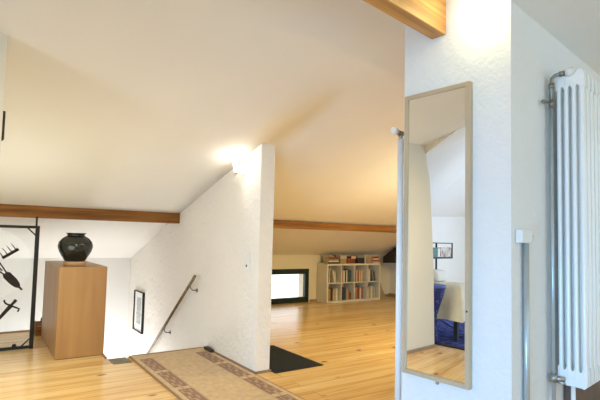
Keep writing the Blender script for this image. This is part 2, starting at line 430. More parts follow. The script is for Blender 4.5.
# ------------------------------------------------------------------ BEAMS
b1 = MB(); b1.box((-0.85, 4.945, 1.190), (1.812, 5.06, 1.305), 0.006, 2)
single('ceiling_beam', 'brown wooden ceiling beam crossing above the pedestal and black iron frame', 'beam', b1, M_beam, (-0.85, 4.945, 1.19), 'L')
b2 = MB(); b2.box((1.93, 4.90, 1.182), (6.52, 5.02, 1.272), 0.006, 2)
single('ceiling_beam', 'brown wooden ceiling beam in the far room, above the bookshelf and low window', 'beam', b2, M_beam, (1.93, 4.90, 1.182), 'L')
b3 = MB(); b3.box((0.2, 1.195, 2.092), (2.052, 1.277, 2.40), 0.005, 2)
single('ceiling_beam', 'honey coloured pine beam end meeting the white pillar above the tall mirror', 'beam', b3, M_beam2, (0.2, 1.195, 2.09))
b4 = MB(); b4.px([(6.11, 0.757), (6.11, 0.648), (5.55, 0.70), (5.55, 1.03), (5.74, 0.985)], 6.10, 6.51)
single('roof_brace', 'almost black slanted roof timber at right of the white bookshelf in far room', 'beam', b4, M_darkbeam, (6.1, 5.8, 0.65), 'L')

# ------------------------------------------------------------------ STAIRCASE with handrail
st = thing('staircase', 'staircase going down along the rough wall, its grey brown top tread beside the patterned rug', 'stairs', (0.944, 3.96, 0), 'L')
t0 = MB(); t0.box((0.9455, 3.9615, -0.045), (1.099, 4.19, -0.006), 0.004, 1); part('tread', t0, M_tread, st, label='grey brown top tread')
for k in range(9):
    s_ = MB(); y0 = 4.16+0.265*k; z = -0.19*(k+1)
    s_.box((0.96, y0, z-0.04), (1.795, y0+0.30, z), 0.005, 1); part('tread', s_, M_tread, st)
sg = MB(); sg.px([(4.17, -0.20), (4.17, -0.42), (6.55, -2.13), (6.55, -1.92)], 0.945, 0.962); sg.px([(4.17, -0.20), (4.17, -0.42), (6.55, -2.13), (6.55, -1.92)], 1.79, 1.808)
part('stringer', sg, M_plastic, st)

hr = thing('handrail', 'slim dark wooden handrail sloping down the rough stucco wall above the stairs', 'handrail', (1.74, 4.277, 0.668), 'L')
p0, p1 = Vector((1.74, 4.277, 0.668)), Vector((1.74, 6.30, -0.851))
d_ = (p1-p0).normalized()
r_ = MB(); r_.tube(p0, p1, 0.0145, n=18); part('rail', r_, M_rail, hr)
for t in (0.13, 1.03, 2.1):
    q = p0+d_*t
    k_ = MB(); k_.path([q+Vector((0.0, 0, -0.015)), q+Vector((0.0, 0, -0.05)), q+Vector((0.02, 0, -0.07)), q+Vector((0.066, 0, -0.075))], 0.006, 10)
    k_.tube(q+Vector((0.063, 0, -0.075)), q+Vector((0.0705, 0, -0.075)), 0.02)
    part('bracket', k_, M_brass, hr)

# ------------------------------------------------------------------ PEDESTAL, VASE
pd = thing('pedestal_cabinet', 'tall plain beech veneer pedestal cabinet carrying the black vase', 'cabinet', (0.567, 4.33, 0), 'L')
x0, x1, y0, y1, zt = 0.567, 0.945, 4.33, 5.36, 0.767
q = MB(); q.box((x0, y0, 0.004), (x1, y0+0.018, zt-0.001), 0.0015, 1); part('front_panel', q, M_beech, pd)
for xa, xb in ((x0, x0+0.018), (x1-0.018, x1)):
    q = MB(); q.box((xa, y0+0.0185, 0.004), (xb, y1, zt-0.001), 0.0015, 1); part('side_panel', q, M_beech, pd)
q = MB(); q.box((x0+0.0185, y0+0.0185, zt-0.019), (x1-0.0185, y1, zt), 0.001, 1); part('top_panel', q, M_beech, pd)
q = MB(); q.box((x0+0.0185, y1-0.018, 0.004), (x1-0.0185, y1-0.001, zt-0.0195)); part('back_panel', q, M_beech, pd)
q = MB(); q.box((x0+0.004, y0+0.004, 0), (x1-0.004, y1-0.004, 0.004)); part('shadow_strip', q, M_darkdot, pd)  # dark strip stands in for the shadow line under the cabinet

VC = (0.722, 4.60)
q = MB(); q.lathe([(0, 0), (0.092, 0), (0.096, 0.004), (0.096, 0.031), (0.092, 0.035), (0, 0.035)], (VC[0], VC[1], zt))
single('vase_stand', 'low round light wood stand under the black vase', 'stand', q, M_stand, (VC[0], VC[1], zt), 'L')
q = MB()
zb = zt+0.0355
prof = [(0, 0), (0.080, 0), (0.088, 0.010), (0.112, 0.048), (0.134, 0.088), (0.1445, 0.124), (0.1445, 0.145), (0.136, 0.175), (0.112, 0.205), (0.084, 0.222), (0.073, 0.228), (0.072, 0.236), (0.079, 0.246), (0.085, 0.2505), (0.084, 0.254), (0.076, 0.252), (0.066, 0.24), (0.064, 0.228), (0.10, 0.20), (0.128, 0.15), (0.10, 0.06), (0, 0.03)]
q.lathe(prof, (VC[0], VC[1], zb), 48)
single('vase', 'round glossy black vase with flared rim standing on the beech pedestal', 'vase', q, M_vase, (VC[0], VC[1], zb), 'L')

# small dark basket on the floor behind the frame
q = thing('basket', 'small dark brown open basket on the floor between iron frame and pedestal', 'basket', (0.522, 5.42, 0), 'L')
w = MB()
X0_, X1_, Y0_, Y1_ = 0.522, 0.64, 5.42, 5.58
w.box((X0_, Y0_, 0.002), (X1_, Y1_, 0.012))
for (a, b) in (((X0_, Y0_), (X1_, Y0_+0.012)), ((X0_, Y1_-0.012), (X1_, Y1_)), ((X0_, Y0_+0.012), (X0_+0.012, Y1_-0.012)), ((X1_-0.012, Y0_+0.012), (X1_, Y1_-0.012))):
    for k in range(4): w.box((a[0], a[1], 0.012+k*0.030), (b[0], b[1], 0.036+k*0.030), 0.004, 1)
for a in ((X0_+0.002, Y0_+0.002), (X1_-0.014, Y0_+0.002), (X0_+0.002, Y1_-0.014), (X1_-0.014, Y1_-0.014)): w.box((a[0], a[1], 0), (a[0]+0.012, a[1]+0.012, 0.13))
part('body', w, M_beam, q)
xm = (X0_+X1_)/2
w = MB(); w.path([(xm, Y0_+0.006, 0.12), (xm, Y0_+0.02, 0.15), (xm, (Y0_+Y1_)/2, 0.17), (xm, Y1_-0.02, 0.15), (xm, Y1_-0.006, 0.12)], 0.006, 8); part('handle', w, M_darkbeam, q)

# ------------------------------------------------------------------ IRON FRAME with the three iron tools
YF = 4.88
fr = thing('iron_display_frame', 'large black square iron frame on the floor, hung from the beam, holding iron tools', 'frame', (-0.75, YF, 0), 'L')
FX0, FX1, FZ1 = -0.75, 0.457, 1.113
for a, b in (((FX1-0.034, 0.0), (FX1, FZ1)), ((FX0, 0.0), (FX0+0.025, FZ1))):
    q = MB(); q.box((a[0], YF-0.0125, a[1]), (b[0], YF+0.0125, b[1]), 0.002, 1); part('upright', q, M_black, fr)
for za, zb_ in ((FZ1-0.025, FZ1), (0.004, 0.031)):
    q = MB(); q.box((FX0+0.025, YF-0.0125, za), (FX1-0.034, YF+0.0125, zb_), 0.002, 1); part('crossbar', q, M_black, fr)
for cx, sx in ((FX1-0.02, -1), (FX0+0.02, 1)):
    for cz, sz in ((FZ1-0.02, -1), (0.024, 1)):
        q = MB(); q.tube((cx+sx*0.075, YF, cz+sz*0.002), (cx, YF, cz+sz*0.078), 0.006, n=8); part('corner_brace', q, M_black, fr)
for x in (0.429, FX0+0.03):
    q = MB(); q.box((x-0.008, YF-0.006, FZ1-0.001), (x+0.008, YF+0.006, 1.20)); q.box((x-0.008, YF-0.006, 1.186), (x+0.008, 4.962, 1.1905)); part('hanger', q, M_black, fr)
q = MB(); q.lathe([(0, 0), (0.016, 0), (0.018, 0.012), (0.010, 0.022), (0, 0.024)], (0.307, YF, 0.031), 16); part('knob', q, M_black, fr)
q = MB(); q.box((FX0+0.026, YF-0.002, 0.0315), (FX1-0.035, YF+0.002, FZ1-0.0255)); part('pane', q, M_glass, fr, label='clear pane')

YT = YF-0.0165
def tool_base(x, z): return (x, YT, z)
# five-pronged comb / rake
q = thing('iron_rake_head', 'dark iron rake head with upright prongs, topmost piece in the black iron frame', 'tool', tool_base(0.24, 0.86), 'L')
u = Vector((0.82, 0, 0.565)).normalized(); v = Vector((-0.60, 0, 0.80)).normalized()
c0 = Vector((0.178, YT, 0.818))
w = MB(); w.tube(c0, c0+u*0.145, 0.013, 0.013, 10); part('bar', w, M_rust, q)
for k in range(4):
    a = c0+u*(0.012+0.038*k)
    w = MB(); w.tube(a, a+v*0.075, 0.005, 0.0025, 8); part('prong', w, M_rust, q)
# sheathed knife
q = thing('iron_shears', 'dark iron shears with looped handle slanting down, middle piece in the black iron frame', 'tool', tool_base(0.25, 0.63), 'L')
w = MB()
a = Vector((0.205, YT, 0.685)); e = Vector((0.343, YT, 0.533)); dd = (e-a).normalized(); nn = Vector((dd.z, 0, -dd.x))
poly = [(0, -0.020), (0.02, -0.034), (0.10, -0.034), (0.152, -0.024), (0.170, -0.009), (0.205, -0.008), (0.205, 0.008), (0.170, 0.009), (0.152, 0.024), (0.10, 0.034), (0.02, 0.034), (0, 0.020)]
w.prism(poly, lambda p: a+dd*p[0]+nn*p[1]+Vector((0, -0.006, 0)), lambda p: a+dd*p[0]+nn*p[1]+Vector((0, 0.006, 0))); part('blade', w, M_rust, q)
w = MB()
for sgn in (-1, 1):
    w.path([a+nn*0.012*sgn, a-dd*0.05+nn*0.022*sgn, a-dd*0.10+nn*0.03*sgn, a-dd*0.13+nn*0.012*sgn, a-dd*0.135], 0.006, 8)
w.tube(a-dd*0.03, a-dd*0.12, 0.006, 0.006, 8)
part('handle', w, M_rust, q)
# dagger
q = thing('iron_dagger', 'dark iron dagger with curled crossguard pointing down left, lowest piece in the iron frame', 'tool', tool_base(0.25, 0.4), 'L')
tp = Vector((0.302, YT, 0.446)); tip = Vector((0.085, YT, 0.165)); dd = (tip-tp).normalized(); nn = Vector((dd.z, 0, -dd.x))
w = MB(); w.tube(tp, tp+dd*0.06, 0.014, 0.011, 10); part('grip', w, M_rust, q)
g = tp+dd*0.062
w = MB()
w.path([g-nn*0.078+dd*0.012, g-nn*0.072-dd*0.014, g-nn*0.045-dd*0.010, g, g+nn*0.045+dd*0.008, g+nn*0.066+dd*0.0, g+nn*0.072-dd*0.012], 0.0075, 8); part('crossguard', w, M_rust, q)
poly = [(0.055, -0.019), (0.09, -0.016), (0.28, -0.010), (0.355, 0), (0.28, 0.010), (0.09, 0.016), (0.055, 0.019)]
w = MB(); w.prism(poly, lambda p: tp+dd*p[0]+nn*p[1]+Vector((0, -0.006, 0)), lambda p: tp+dd*p[0]+nn*p[1]+Vector((0, 0.006, 0))); part('blade', w, M_rust, q)

# ------------------------------------------------------------------ ON THE STUCCO WALL
pc = thing('framed_picture', 'narrow upright picture in thin black frame low on the stairwell wall', 'picture', (1.81, 6.31, -0.22), 'L')
w = MB()
ya, yb, za, zc = 6.105, 6.525, -0.225, 0.302
for A, B in (((ya, za), (ya+0.024, zc)), ((yb-0.012, za), (yb, zc)), ((ya+0.024, za), (yb-0.012, za+0.010)), ((ya+0.024, zc-0.010), (yb-0.012, zc))):
    w.box((1.782, A[0], A[1]), (1.8095, B[0], B[1]), 0.002, 1)
part('frame', w, M_black, pc)
w = MB(); w.box((1.800, ya+0.02, za+0.006), (1.8085, yb-0.008, zc-0.006)); mbd = part('mat_board', w, M_paper, pc)
w = MB(); w.box((1.7985, 6.23, 0.02), (1.7998, 6.41, 0.22)); w.box((1.7985, 6.23, -0.13), (1.7998, 6.41, -0.01)); w.box((1.7985, 6.21, -0.01), (1.7998, 6.43, 0.02)); part('print', w, M_grey, mbd)

sw = thing('light_switch', 'white light switch over a socket on stucco wall near its right edge', 'switch', (1.81, 3.345, 0.853), 'L')
w = MB(); w.box((1.800, 3.305, 0.785), (1.8095, 3.385, 0.930), 0.004, 2); plate = part('plate', w, M_plastic, sw)
w = MB(); w.box((1.794, 3.322, 0.868), (1.8005, 3.368, 0.915), 0.003, 2); part('rocker', w, M_plastic, plate)
w = MB(); w.tube((1.7985, 3.348, 0.822), (1.8003, 3.348, 0.822), 0.011, n=14); part('socket_hole', w, M_darkdot, plate)

def wall_lamp(label, base, frame, out, S, d=1):
    """white bracket, round cup and glowing glass cylinder"""
    o = thing('wall_lamp', label, 'lamp', base, frame)
    b = Vector(base); ov = Vector(out)
    w = MB(); w.tube(b+ov*0.0005, b+ov*0.018, 0.036*S, n=20); w.tube(b+ov*0.016, b+ov*0.085, 0.009*S, n=10); part('bracket', w, M_plastic, o)
    c = b+ov*0.085
    w = MB(); w.lathe([(0, -0.035*S*d), (0.026*S, -0.035*S*d), (0.033*S, -0.02*S*d), (0.033*S, 0.045*S*d), (0.028*S, 0.047*S*d), (0, 0.047*S*d)], c, 20); cup = part('cup', w, M_plastic, o)
    w = MB(); w.lathe([(0, 0.048*S*d), (0.029*S, 0.048*S*d), (0.034*S, 0.09*S*d), (0.034*S, 0.15*S*d), (0.026*S, 0.175*S*d), (0, 0.182*S*d)], c, 20); part('lamp_shade', w, M_bulb, cup, label='glowing glass shade')
    return c
wall_lamp('lit wall lamp with glowing glass shade on the stucco wall by the hall ceiling', (1.81, 3.45, 1.60), 'L', (-1, 0, 0), 0.62)
wall_lamp('lit wall lamp high on the white pillar above the mirror', (2.05, 1.03, 2.275), 'R', (-1, 0, 0), 0.85, -1)
w = MB(); w.tube((2.0498, 0.936, 2.118), (2.044, 0.936, 2.118), 0.008, n=10); w.tube((2.0498, 0.936, 2.118), (2.036, 0.936, 2.118), 0.003, n=8)
single('wall_screw', 'small screw head in the white pillar right of the upper lamp', 'screw', w, M_steel, (2.05, 0.936, 2.118))

# ------------------------------------------------------------------ RUG, DOORSTOP, MAT
def rug():
    X0, X1, Y1, Y0, c = 1.113, 1.795, 4.155, 1.9, 0.011
    nx, ny = int((X1-X0)/c), int((Y1-Y0)/c)
    bm = bmesh.new(); V = [[bm.verts.new((X0+i*(X1-X0)/nx, Y1-j*(Y1-Y0)/ny, 0.011)) for i in range(nx+1)] for j in range(ny+1)]
    for j in range(ny):
        for i in range(nx):
            f = bm.faces.new((V[j][i], V[j][i+1], V[j+1][i+1], V[j+1][i]))
            d = min(i, nx-1-i); mi = 0
            if j < 4 and d >= 2: mi = 3
            elif d < 4: mi = 3 if d < 1 else 0
            elif 4 <= d < 13 and j >= 16:
                k = (j-16) % 41; a = d-4
                if k < 36:
                    mi = 1
                    # scroll lines inside the block
                    if a in (1, 6) and (k % 12) in (2, 3, 4, 5, 6, 7): mi = 2
                    if a in (3, 4) and (k % 12) in (8, 9, 10, 11): mi = 2
                    if (k % 12) in (2, 7) and 1 <= a <= 3: mi = 2
                elif a in (3, 4): mi = 2
            elif d == 13 and j >= 16: mi = 2
            f.material_index = mi
    ext = bmesh.ops.extrude_face_region(bm, geom=list(bm.faces))
    for g_ in ext['geom']:
        if isinstance(g_, bmesh.types.BMVert): g_.co.z = 0.0015
    mb = MB(); mb.bm.free(); mb.bm = bm
    single('runner_rug', 'beige runner rug with mauve patterned side borders at the top of the stairs', 'rug', mb, [M_rug0, M_rug1, M_rug2, M_rug3], (1.45, 3.0, 0), 'L')
rug()
w = MB(); w.px([(3.90, 0.0115), (4.05, 0.0115), (4.05, 0.035), (4.03, 0.043), (3.90, 0.036)], 1.762, 1.793)
single('doorstop', 'small dark brown wedge on the rug edge against the stucco wall', 'doorstop', w, M_darkbeam, (1.78, 3.97, 0.0115), 'L')
dm = thing('doormat', 'charcoal black doormat on the pine floor in the far room doorway', 'doormat', (1.95, 3.1, 0), 'L')
w = MB(); w.box((1.962, 3.112, 0.001), (2.408, 3.888, 0.012), 0.003, 1); part('pile', w, M_mat, dm)
w = MB()
for A, B in (((1.95, 3.10), (2.42, 3.1118)), ((1.95, 3.8882), (2.42, 3.90)), ((1.95, 3.1118), (1.9618, 3.8882)), ((2.4082, 3.1118), (2.42, 3.8882))): w.box((A[0], A[1], 0.0005), (B[0], B[1], 0.008))
part('edge', w, M_matedge, dm)

# ------------------------------------------------------------------ BOOKSHELF
SX0, SX1, SY0, SY1, SZ = 4.755, 5.975, 6.04, 6.318, 0.648
T_, t_ = 0.030, 0.014
sh = thing('bookshelf', 'white low bookshelf of eight square cubbies, filled with books, beside the low window', 'shelf', (SX0, SY0, 0), 'L')
for a, b in ((SX0, SX0+T_), (SX1-T_, SX1)):
    w = MB(); w.box((a, SY0, 0), (b, SY1, SZ), 0.0015, 1); part('side_panel', w, M_shelf, sh)
w = MB(); w.box((SX0+T_, SY0, SZ-T_), (SX1-T_, SY1, SZ), 0.0015, 1); part('top_panel', w, M_shelf, sh)
w = MB(); w.box((SX0+T_, SY0, 0), (SX1-T_, SY1, T_), 0.0015, 1); part('bottom_panel', w, M_shelf, sh)
cw = (SX1-SX0-2*T_-3*t_)/4; ch = (SZ-2*T_-t_)/2
w = MB(); w.box((SX0+T_, SY0+0.001, T_+ch), (SX1-T_, SY1, T_+ch+t_)); part('middle_shelf', w, M_shelf, sh)
for r in (0, 1):
    for k in range(3):
        xx = SX0+T_+(k+1)*cw+k*t_
        w = MB(); w.box((xx, SY0+0.002, T_+r*(ch+t_)), (xx+t_, SY1, T_+r*(ch+t_)+ch)); part('divider', w, M_shelf, sh)
CV = {}
def cover(cname):
    c = {'cream': (0.60, 0.51, 0.36), 'white': (0.74, 0.70, 0.60), 'tan': (0.44, 0.30, 0.16), 'red': (0.42, 0.045, 0.03), 'dark': (0.035, 0.028, 0.025), 'brown': (0.17, 0.075, 0.035),
         'orange': (0.48, 0.24, 0.07), 'blue': (0.035, 0.055, 0.10), 'green': (0.045, 0.085, 0.06), 'grey': (0.30, 0.28, 0.24), 'pink': (0.42, 0.18, 0.13)}[cname]
    if cname not in CV: CV[cname] = simple('cover_'+cname, c, 0.55, var=0.12, scale=40)
    return CV[cname]
M_pages = simple('pages', (0.70, 0.62, 0.47), 0.9, var=0.08, scale=90)
def book_upright(col, x, z, th, h, dep, lean, label, group):
    mb = MB(); yb = SY0+0.045
    mb.mi = 0
    mb.box((0, 0, 0), (0.003, dep, h)); mb.box((th-0.003, 0, 0), (th, dep, h)); mb.box((0.003, 0, 0), (th-0.003, 0.004, h))
    mb.mi = 1; mb.box((0.003, 0.004, 0.003), (th-0.003, dep-0.004, h-0.004))
    o = mesh_obj('book', mb, [cover(col), M_pages])
    o.location = L2R(x, yb, z); o.rotation_euler = Matrix.Rotation(-DL, 3, 'Z').to_4x4().to_3x3().__matmul__(Matrix.Rotation(lean, 3, 'Y')).to_euler()
    o['label'] = label; o['category'] = 'book'; o['group'] = group
ORD = ['first', 'second', 'third', 'fourth', 'fifth', 'sixth', 'seventh', 'eighth', 'ninth', 'tenth']
ROWS = [
  [ # lower row
   [('cream', .030, .20), ('orange', .026, .205), ('tan', .02, .20), ('dark', .030, .215), ('brown', .022, .21), ('cream', .028, .19), ('tan', .026, .19), ('white', .03, .205), ('cream', .024, .19)],
   [('dark', .034, .20), ('dark', .03, .215), ('blue', .03, .205), ('dark', .022, .19), ('grey', .024, .205), ('tan', .024, .19), ('pink', .02, .17), ('brown', .026, .12), ('brown', .02, .11)],
   [('white', .024, .215), ('grey', .024, .20), ('pink', .032, .205), ('red', .026, .20), ('brown', .026, .205), ('cream', .022, .19), ('white', .02, .20), ('dark', .018, .20), ('pink', .03, .19)],
   [('tan', .030, .165), ('cream', .026, .175), ('cream', .030, .20), ('dark', .014, .20), ('white', .030, .205), ('cream', .030, .20), ('tan', .028, .195), ('cream', .022, .185)]],
  [ # upper row
   [('white', .024, .20), ('dark', .016, .19), ('cream', .022, .20), ('brown', .026, .20), ('tan', .018, .185), ('white', .024, .20), ('cream', .026, .19)],
   [('red', .042, .195), ('cream', .028, .20), ('white', .020, .195), ('dark', .030, .20), ('white', .022, .205), ('dark', .02, .20), ('green', .034, .215), ('blue', .026, .20)],
   [('dark', .026, .19), ('brown', .026, .20), ('cream', .030, .20), ('red', .034, .195), ('cream', .026, .20), ('tan', .024, .19), ('cream', .026, .20), ('tan', .022, .19)],
   [('brown', .024, .19), ('tan', .022, .20), ('white', .028, .205), ('cream', .020, .20), ('dark', .028, .195), ('grey', .026, .19), ('dark', .024, .17)]]]
POS = ['leftmost', 'second', 'third', 'rightmost']
for r in (0, 1):
    for k in range(4):
        L_ = ROWS[r][k]; tot = sum(b[1]+0.0015 for b in L_)
        cx0 = SX0+T_+k*(cw+t_); z = T_+r*(ch+t_)+(t_ if False else 0)+0.0006
        x = cx0+0.006
        for i, (col, th, h) in enumerate(L_):
            lean = 0.0
            if r == 1 and k in (0, 3) and i >= len(L_)-2:
                lean = -0.16; x += 0.0 if i == len(L_)-1 else 0.036
            lab = '%s book, %s from left in the %s cubby of the bookshelf %s row' % (col, ORD[i], POS[k], 'upper' if r else 'lower')
            zz = z + (th*math.sin(-lean) if False else 0)
            if x+th > cx0+cw-0.002: break
            dep = 0.15+0.03*random.random()
            if lean:   # leaning left on its lower left edge, kept above the shelf
                book_upright(col, x, zz, th, h, dep, lean, lab, 'upright books in the bookshelf')
                objs = [o for o in COL.objects if o.name.startswith('book')]
                objs[-1].location.z += th*math.sin(abs(lean))*1.0 if lean > 0 else 0.0
            else:
                book_upright(col, x, zz, th, h, dep, 0, lab, 'upright books in the bookshelf')
            x += th+0.0015+(0.004 if lean else 0)
# things on top of the shelf
def flat_book(col, x0, x1, z0, th, dep, label, jit=0.0, y=SY0+0.03):
    mb = MB(); mb.mi = 0
    mb.box((x0, y, z0), (x1, y+dep, z0+0.003)); mb.box((x0, y, z0+th-0.003), (x1, y+dep, z0+th)); mb.box((x0, y, z0+0.003), (x1, y+0.004, z0+th-0.003))
    mb.mi = 1; mb.box((x0+0.003, y+0.004, z0+0.003), (x1-0.003, y+dep-0.004, z0+th-0.003))
    single('book', label, 'book', mb, [cover(col), M_pages], ((x0+x1)/2, y, z0), 'L', 'books lying on top of the bookshelf')
def storage_box(name, label, x0, x1, z0, z1, body, lid, dep=0.19, y=SY0+0.03, lidh=0.03):
    o = thing(name, label, 'box', ((x0+x1)/2, y, z0), 'L')
    w = MB(); w.box((x0+0.002, y+0.002, z0), (x1-0.002, y+dep-0.002, z1-lidh), 0.002, 1); part('body', w, body, o)
    w = MB(); w.box((x0, y, z1-lidh), (x1, y+dep, z1), 0.002, 1); part('lid', w, lid, o)
zS = SZ+0.0006
zz = zS
for i, (col, th, xa, xb, posn) in enumerate([('dark', .028, 4.80, 5.03, 'bottom'), ('white', .022, 4.82, 5.02, 'second'), ('pink', .030, 4.80, 5.03, 'third'), ('brown', .028, 4.81, 5.01, 'fourth'), ('tan', .022, 4.80, 4.92, 'top')]):
    flat_book(col, xa, xb, zz, th, 0.17, '%s book lying %s in the leftmost stack on top of the white bookshelf' % (col, posn if posn in ('bottom', 'top') else posn+' from bottom')); zz += th+0.0006
zc5 = zz-0.0226
w = thing('round_pot', 'small round dark pot on the leftmost book stack on top of the bookshelf', 'pot', (4.975, SY0+0.1, zc5), 'L')
q = MB(); q.lathe([(0, 0), (0.026, 0), (0.036, 0.012), (0.036, 0.024), (0.028, 0.034), (0.026, 0.034), (0.0, 0.01)], (4.975, SY0+0.1, zc5), 18); part('body', q, cover('blue'), w)
storage_box('storage_box', 'tan cardboard storage box with cream lid on bookshelf top, left of the red box', 5.06, 5.20, zS, zS+0.140, cover('tan'), cover('cream'), lidh=0.055)
storage_box('storage_box', 'red brown storage box on top of the white bookshelf', 5.215, 5.40, zS, zS+0.085, cover('brown'), cover('red'), lidh=0.035)
flat_book('dark', 5.21, 5.30, zS+0.0856, .036, 0.15, 'dark book lying on the red brown storage box, at its left end')
flat_book('cream', 5.305, 5.41, zS+0.0856, .042, 0.16, 'cream book lying on the red brown storage box, at its right end')
storage_box('storage_box', 'black storage box with pale lid on bookshelf top, right of the red brown box', 5.445, 5.61, zS, zS+0.135, cover('dark'), cover('grey'), lidh=0.035)
mb = MB(); mb.mi = 0; mb.box((5.622, SY0+0.03, zS), (5.645, SY0+0.18, zS+0.13)); mb.mi = 1; mb.box((5.625, SY0+0.032, zS+0.145), (5.642, SY0+0.178, zS+0.1305))
single('book', 'white book standing upright on bookshelf top against the black storage box', 'book', mb, [cover('white'), M_pages], (5.63, SY0+0.03, zS), 'L', 'books lying on top of the bookshelf')
storage_box('storage_box', 'cream storage box on bookshelf top, between upright white book and red striped stack', 5.66, 5.80, zS, zS+0.125, cover('tan'), cover('tan'), lidh=0.03)
zz = zS
for i, (col, th, xa, xb, posn) in enumerate([('cream', .032, 5.815, 5.965, 'bottom'), ('red', .028, 5.81, 5.97, 'second from bottom'), ('white', .024, 5.82, 5.96, 'third from bottom'), ('red', .030, 5.81, 5.955, 'top')]):
    flat_book(col, xa, xb, zz, th, 0.16, '%s book lying %s in the rightmost stack on top of the white bookshelf' % (col, posn)); zz += th+0.0006
# beige carton right of the shelf
w = MB()
w.prism([(6.06, 0.001), (6.29, 0.001), (6.26, 0.262), (6.065, 0.272)], lambda p: (p[0], 6.20+0.16*p[1]/0.27, p[1]), lambda p: (p[0], 6.262+0.055*p[1]/0.27, p[1]))
single('paper_bag', 'beige paper bag on the floor right of the white bookshelf', 'bag', w, M_bag, (6.17, 6.2, 0), 'L')

# ------------------------------------------------------------------ MIRROR
mr = thing('wall_mirror', 'tall narrow mirror in a flat champagne frame on the white pillar', 'mirror', (2.05, 1.235, 0.383), 'R')
MY0, MY1, MZ0, MZ1, FW = 1.052, 1.417, 0.383, 1.815, 0.021
XF = 2.018
w = MB()
for A, B in (((MY0, MZ0), (MY0+FW*1.05, MZ1)), ((MY1-FW, MZ0), (MY1, MZ1)), ((MY0+FW*1.05, MZ0), (MY1-FW, MZ0+FW)), ((MY0+FW*1.05, MZ1-FW), (MY1-FW, MZ1))):
    w.box((XF, A[0], A[1]), (2.0495, B[0], B[1]), 0.0015, 1)
mfr = part('frame', w, M_mframe, mr)
w = MB(); w.box((2.026, MY0+FW, MZ0+FW*0.9), (2.036, MY1-FW*0.9, MZ1-FW*0.9)); part('glass', w, M_mirror, mr)
w = MB(); w.tube((2.017, 1.064, 0.735), (2.024, 1.064, 0.735), 0.005, n=10); part('screw', w, M_darkdot, mfr)
w = MB(); w.box((2.040, 1.222, 0.362), (2.0495, 1.236, 0.3825), 0.001, 1); part('clip', w, M_steel, mfr, label='small metal clip')

# ------------------------------------------------------------------ RADIATOR
rd = thing('column_radiator', 'tall white column radiator on the right wall', 'radiator', (2.474, 0.77, 0), 'R')
RZ0, RZ1 = 0.378, 1.912
ycol = [0.718+0.0342*i for i in range(4)]
def section(x0):
    w = MB()
    for i, y in enumerate(ycol):
        w.box((x0, y-0.0095, RZ0+0.03), (x0+0.040, y+0.0095, RZ1-0.03), 0.0085, 3)
    def header(zs):
        w.px(zs, x0+0.004, x0+0.046)
    yA, yB_ = ycol[0]-0.012, ycol[3]+0.012
    def arc(zs, sgn):
        q = 1.0 if sgn > 0 else 0.15
        n = 5
        zedge = zs
        top = [(yA, zedge-sgn*0.03), (yA+0.004, zedge-sgn*0.010), (yA+0.014, zedge), (yA+0.024, zedge-sgn*0.003), (0.757, zedge-sgn*0.026*q), (0.770, zedge-sgn*0.030*q), (0.783, zedge-sgn*0.026*q), (yB_-0.024, zedge-sgn*0.003), (yB_-0.014, zedge), (yB_-0.004, zedge-sgn*0.010), (yB_, zedge-sgn*0.03)]
        # lower side with rounded slot ends
        low = [(yB_, zedge-sgn*0.090)]
        for i in (2, 1, 0):
            yc = (ycol[i]+ycol[i+1])/2
            low += [(yc+0.0078, zedge-sgn*0.090), (yc+0.0056, zedge-sgn*0.079), (yc, zedge-sgn*0.074), (yc-0.0056, zedge-sgn*0.079), (yc-0.0078, zedge-sgn*0.090)]
        low += [(yA, zedge-sgn*0.090)]
        return top+low
    w.px(arc(RZ1, 1), x0+0.001, x0+0.038)
    bot = arc(RZ0, -1)
    w.px(bot, x0+0.001, x0+0.038)
    w.tube((x0-0.0045, 0.770, RZ1-0.055), (x0+0.0545, 0.770, RZ1-0.055), 0.016, n=12); w.tube((x0-0.0045 if x0 > 2.48 else x0+0.002, 0.770, RZ0+0.055), (x0+0.0545, 0.770, RZ0+0.055), 0.016, n=12)
    return w
proto = None
for k in range(12):
    if proto is None:
        proto = part('section', section(2.474), M_rad, rd)
    else:
        c = proto.copy(); COL.objects.link(c); c.parent = rd; c.location = proto.location + Vector((0.06*k, 0, 0))
for x in (2.492, 3.04):
    w = MB(); w.tube((x, 0.772, 0), (x, 0.772, RZ0+0.012), 0.010, n=14); w.tube((x, 0.772, 0), (x, 0.772, 0.01), 0.024, n=14); part('foot', w, M_rad, rd)
w = MB()
w.path([(2.455, 0.846, 1.73), (2.455, 0.846, 1.86), (2.456, 0.842, 1.885), (2.459, 0.830, 1.897), (2.464, 0.81, 1.902), (2.470, 0.790, 1.904)], 0.009, 12)
w.tube((2.466, 0.812, 1.902), (2.472, 0.786, 1.904), 0.0135, n=14); w.tube((2.455, 0.846, 1.835), (2.455, 0.846, 1.858), 0.0125, n=12)
vlv = part('valve', w, M_brass, rd, label='dark metal elbow and valve')
w = MB(); w.tube((2.472, 0.787, 1.904), (2.479, 0.755, 1.907), 0.0205, 0.0205, 18); w.tube((2.479, 0.755, 1.907), (2.480, 0.748, 1.9075), 0.0205, 0.016, 18); part('valve_knob', w, M_plastic, vlv, label='white valve cap')
w = MB(); w.tube((2.455, 0.846, 0), (2.455, 0.846, 1.835), 0.0085, n=16); part('pipe', w, M_pipe, rd, label='grey vertical pipe')
w = MB(); w.tube((2.37, 0.853, 1.752), (2.452, 0.846, 1.762), 0.006, n=8); w.tube((2.365, 0.853, 1.751), (2.378, 0.853, 1.752), 0.010, n=10); w.tube((2.455, 0.846, 1.742), (2.455, 0.846, 1.772), 0.012, n=14); part('clamp', w, M_brass, rd, label='dark metal clamp')
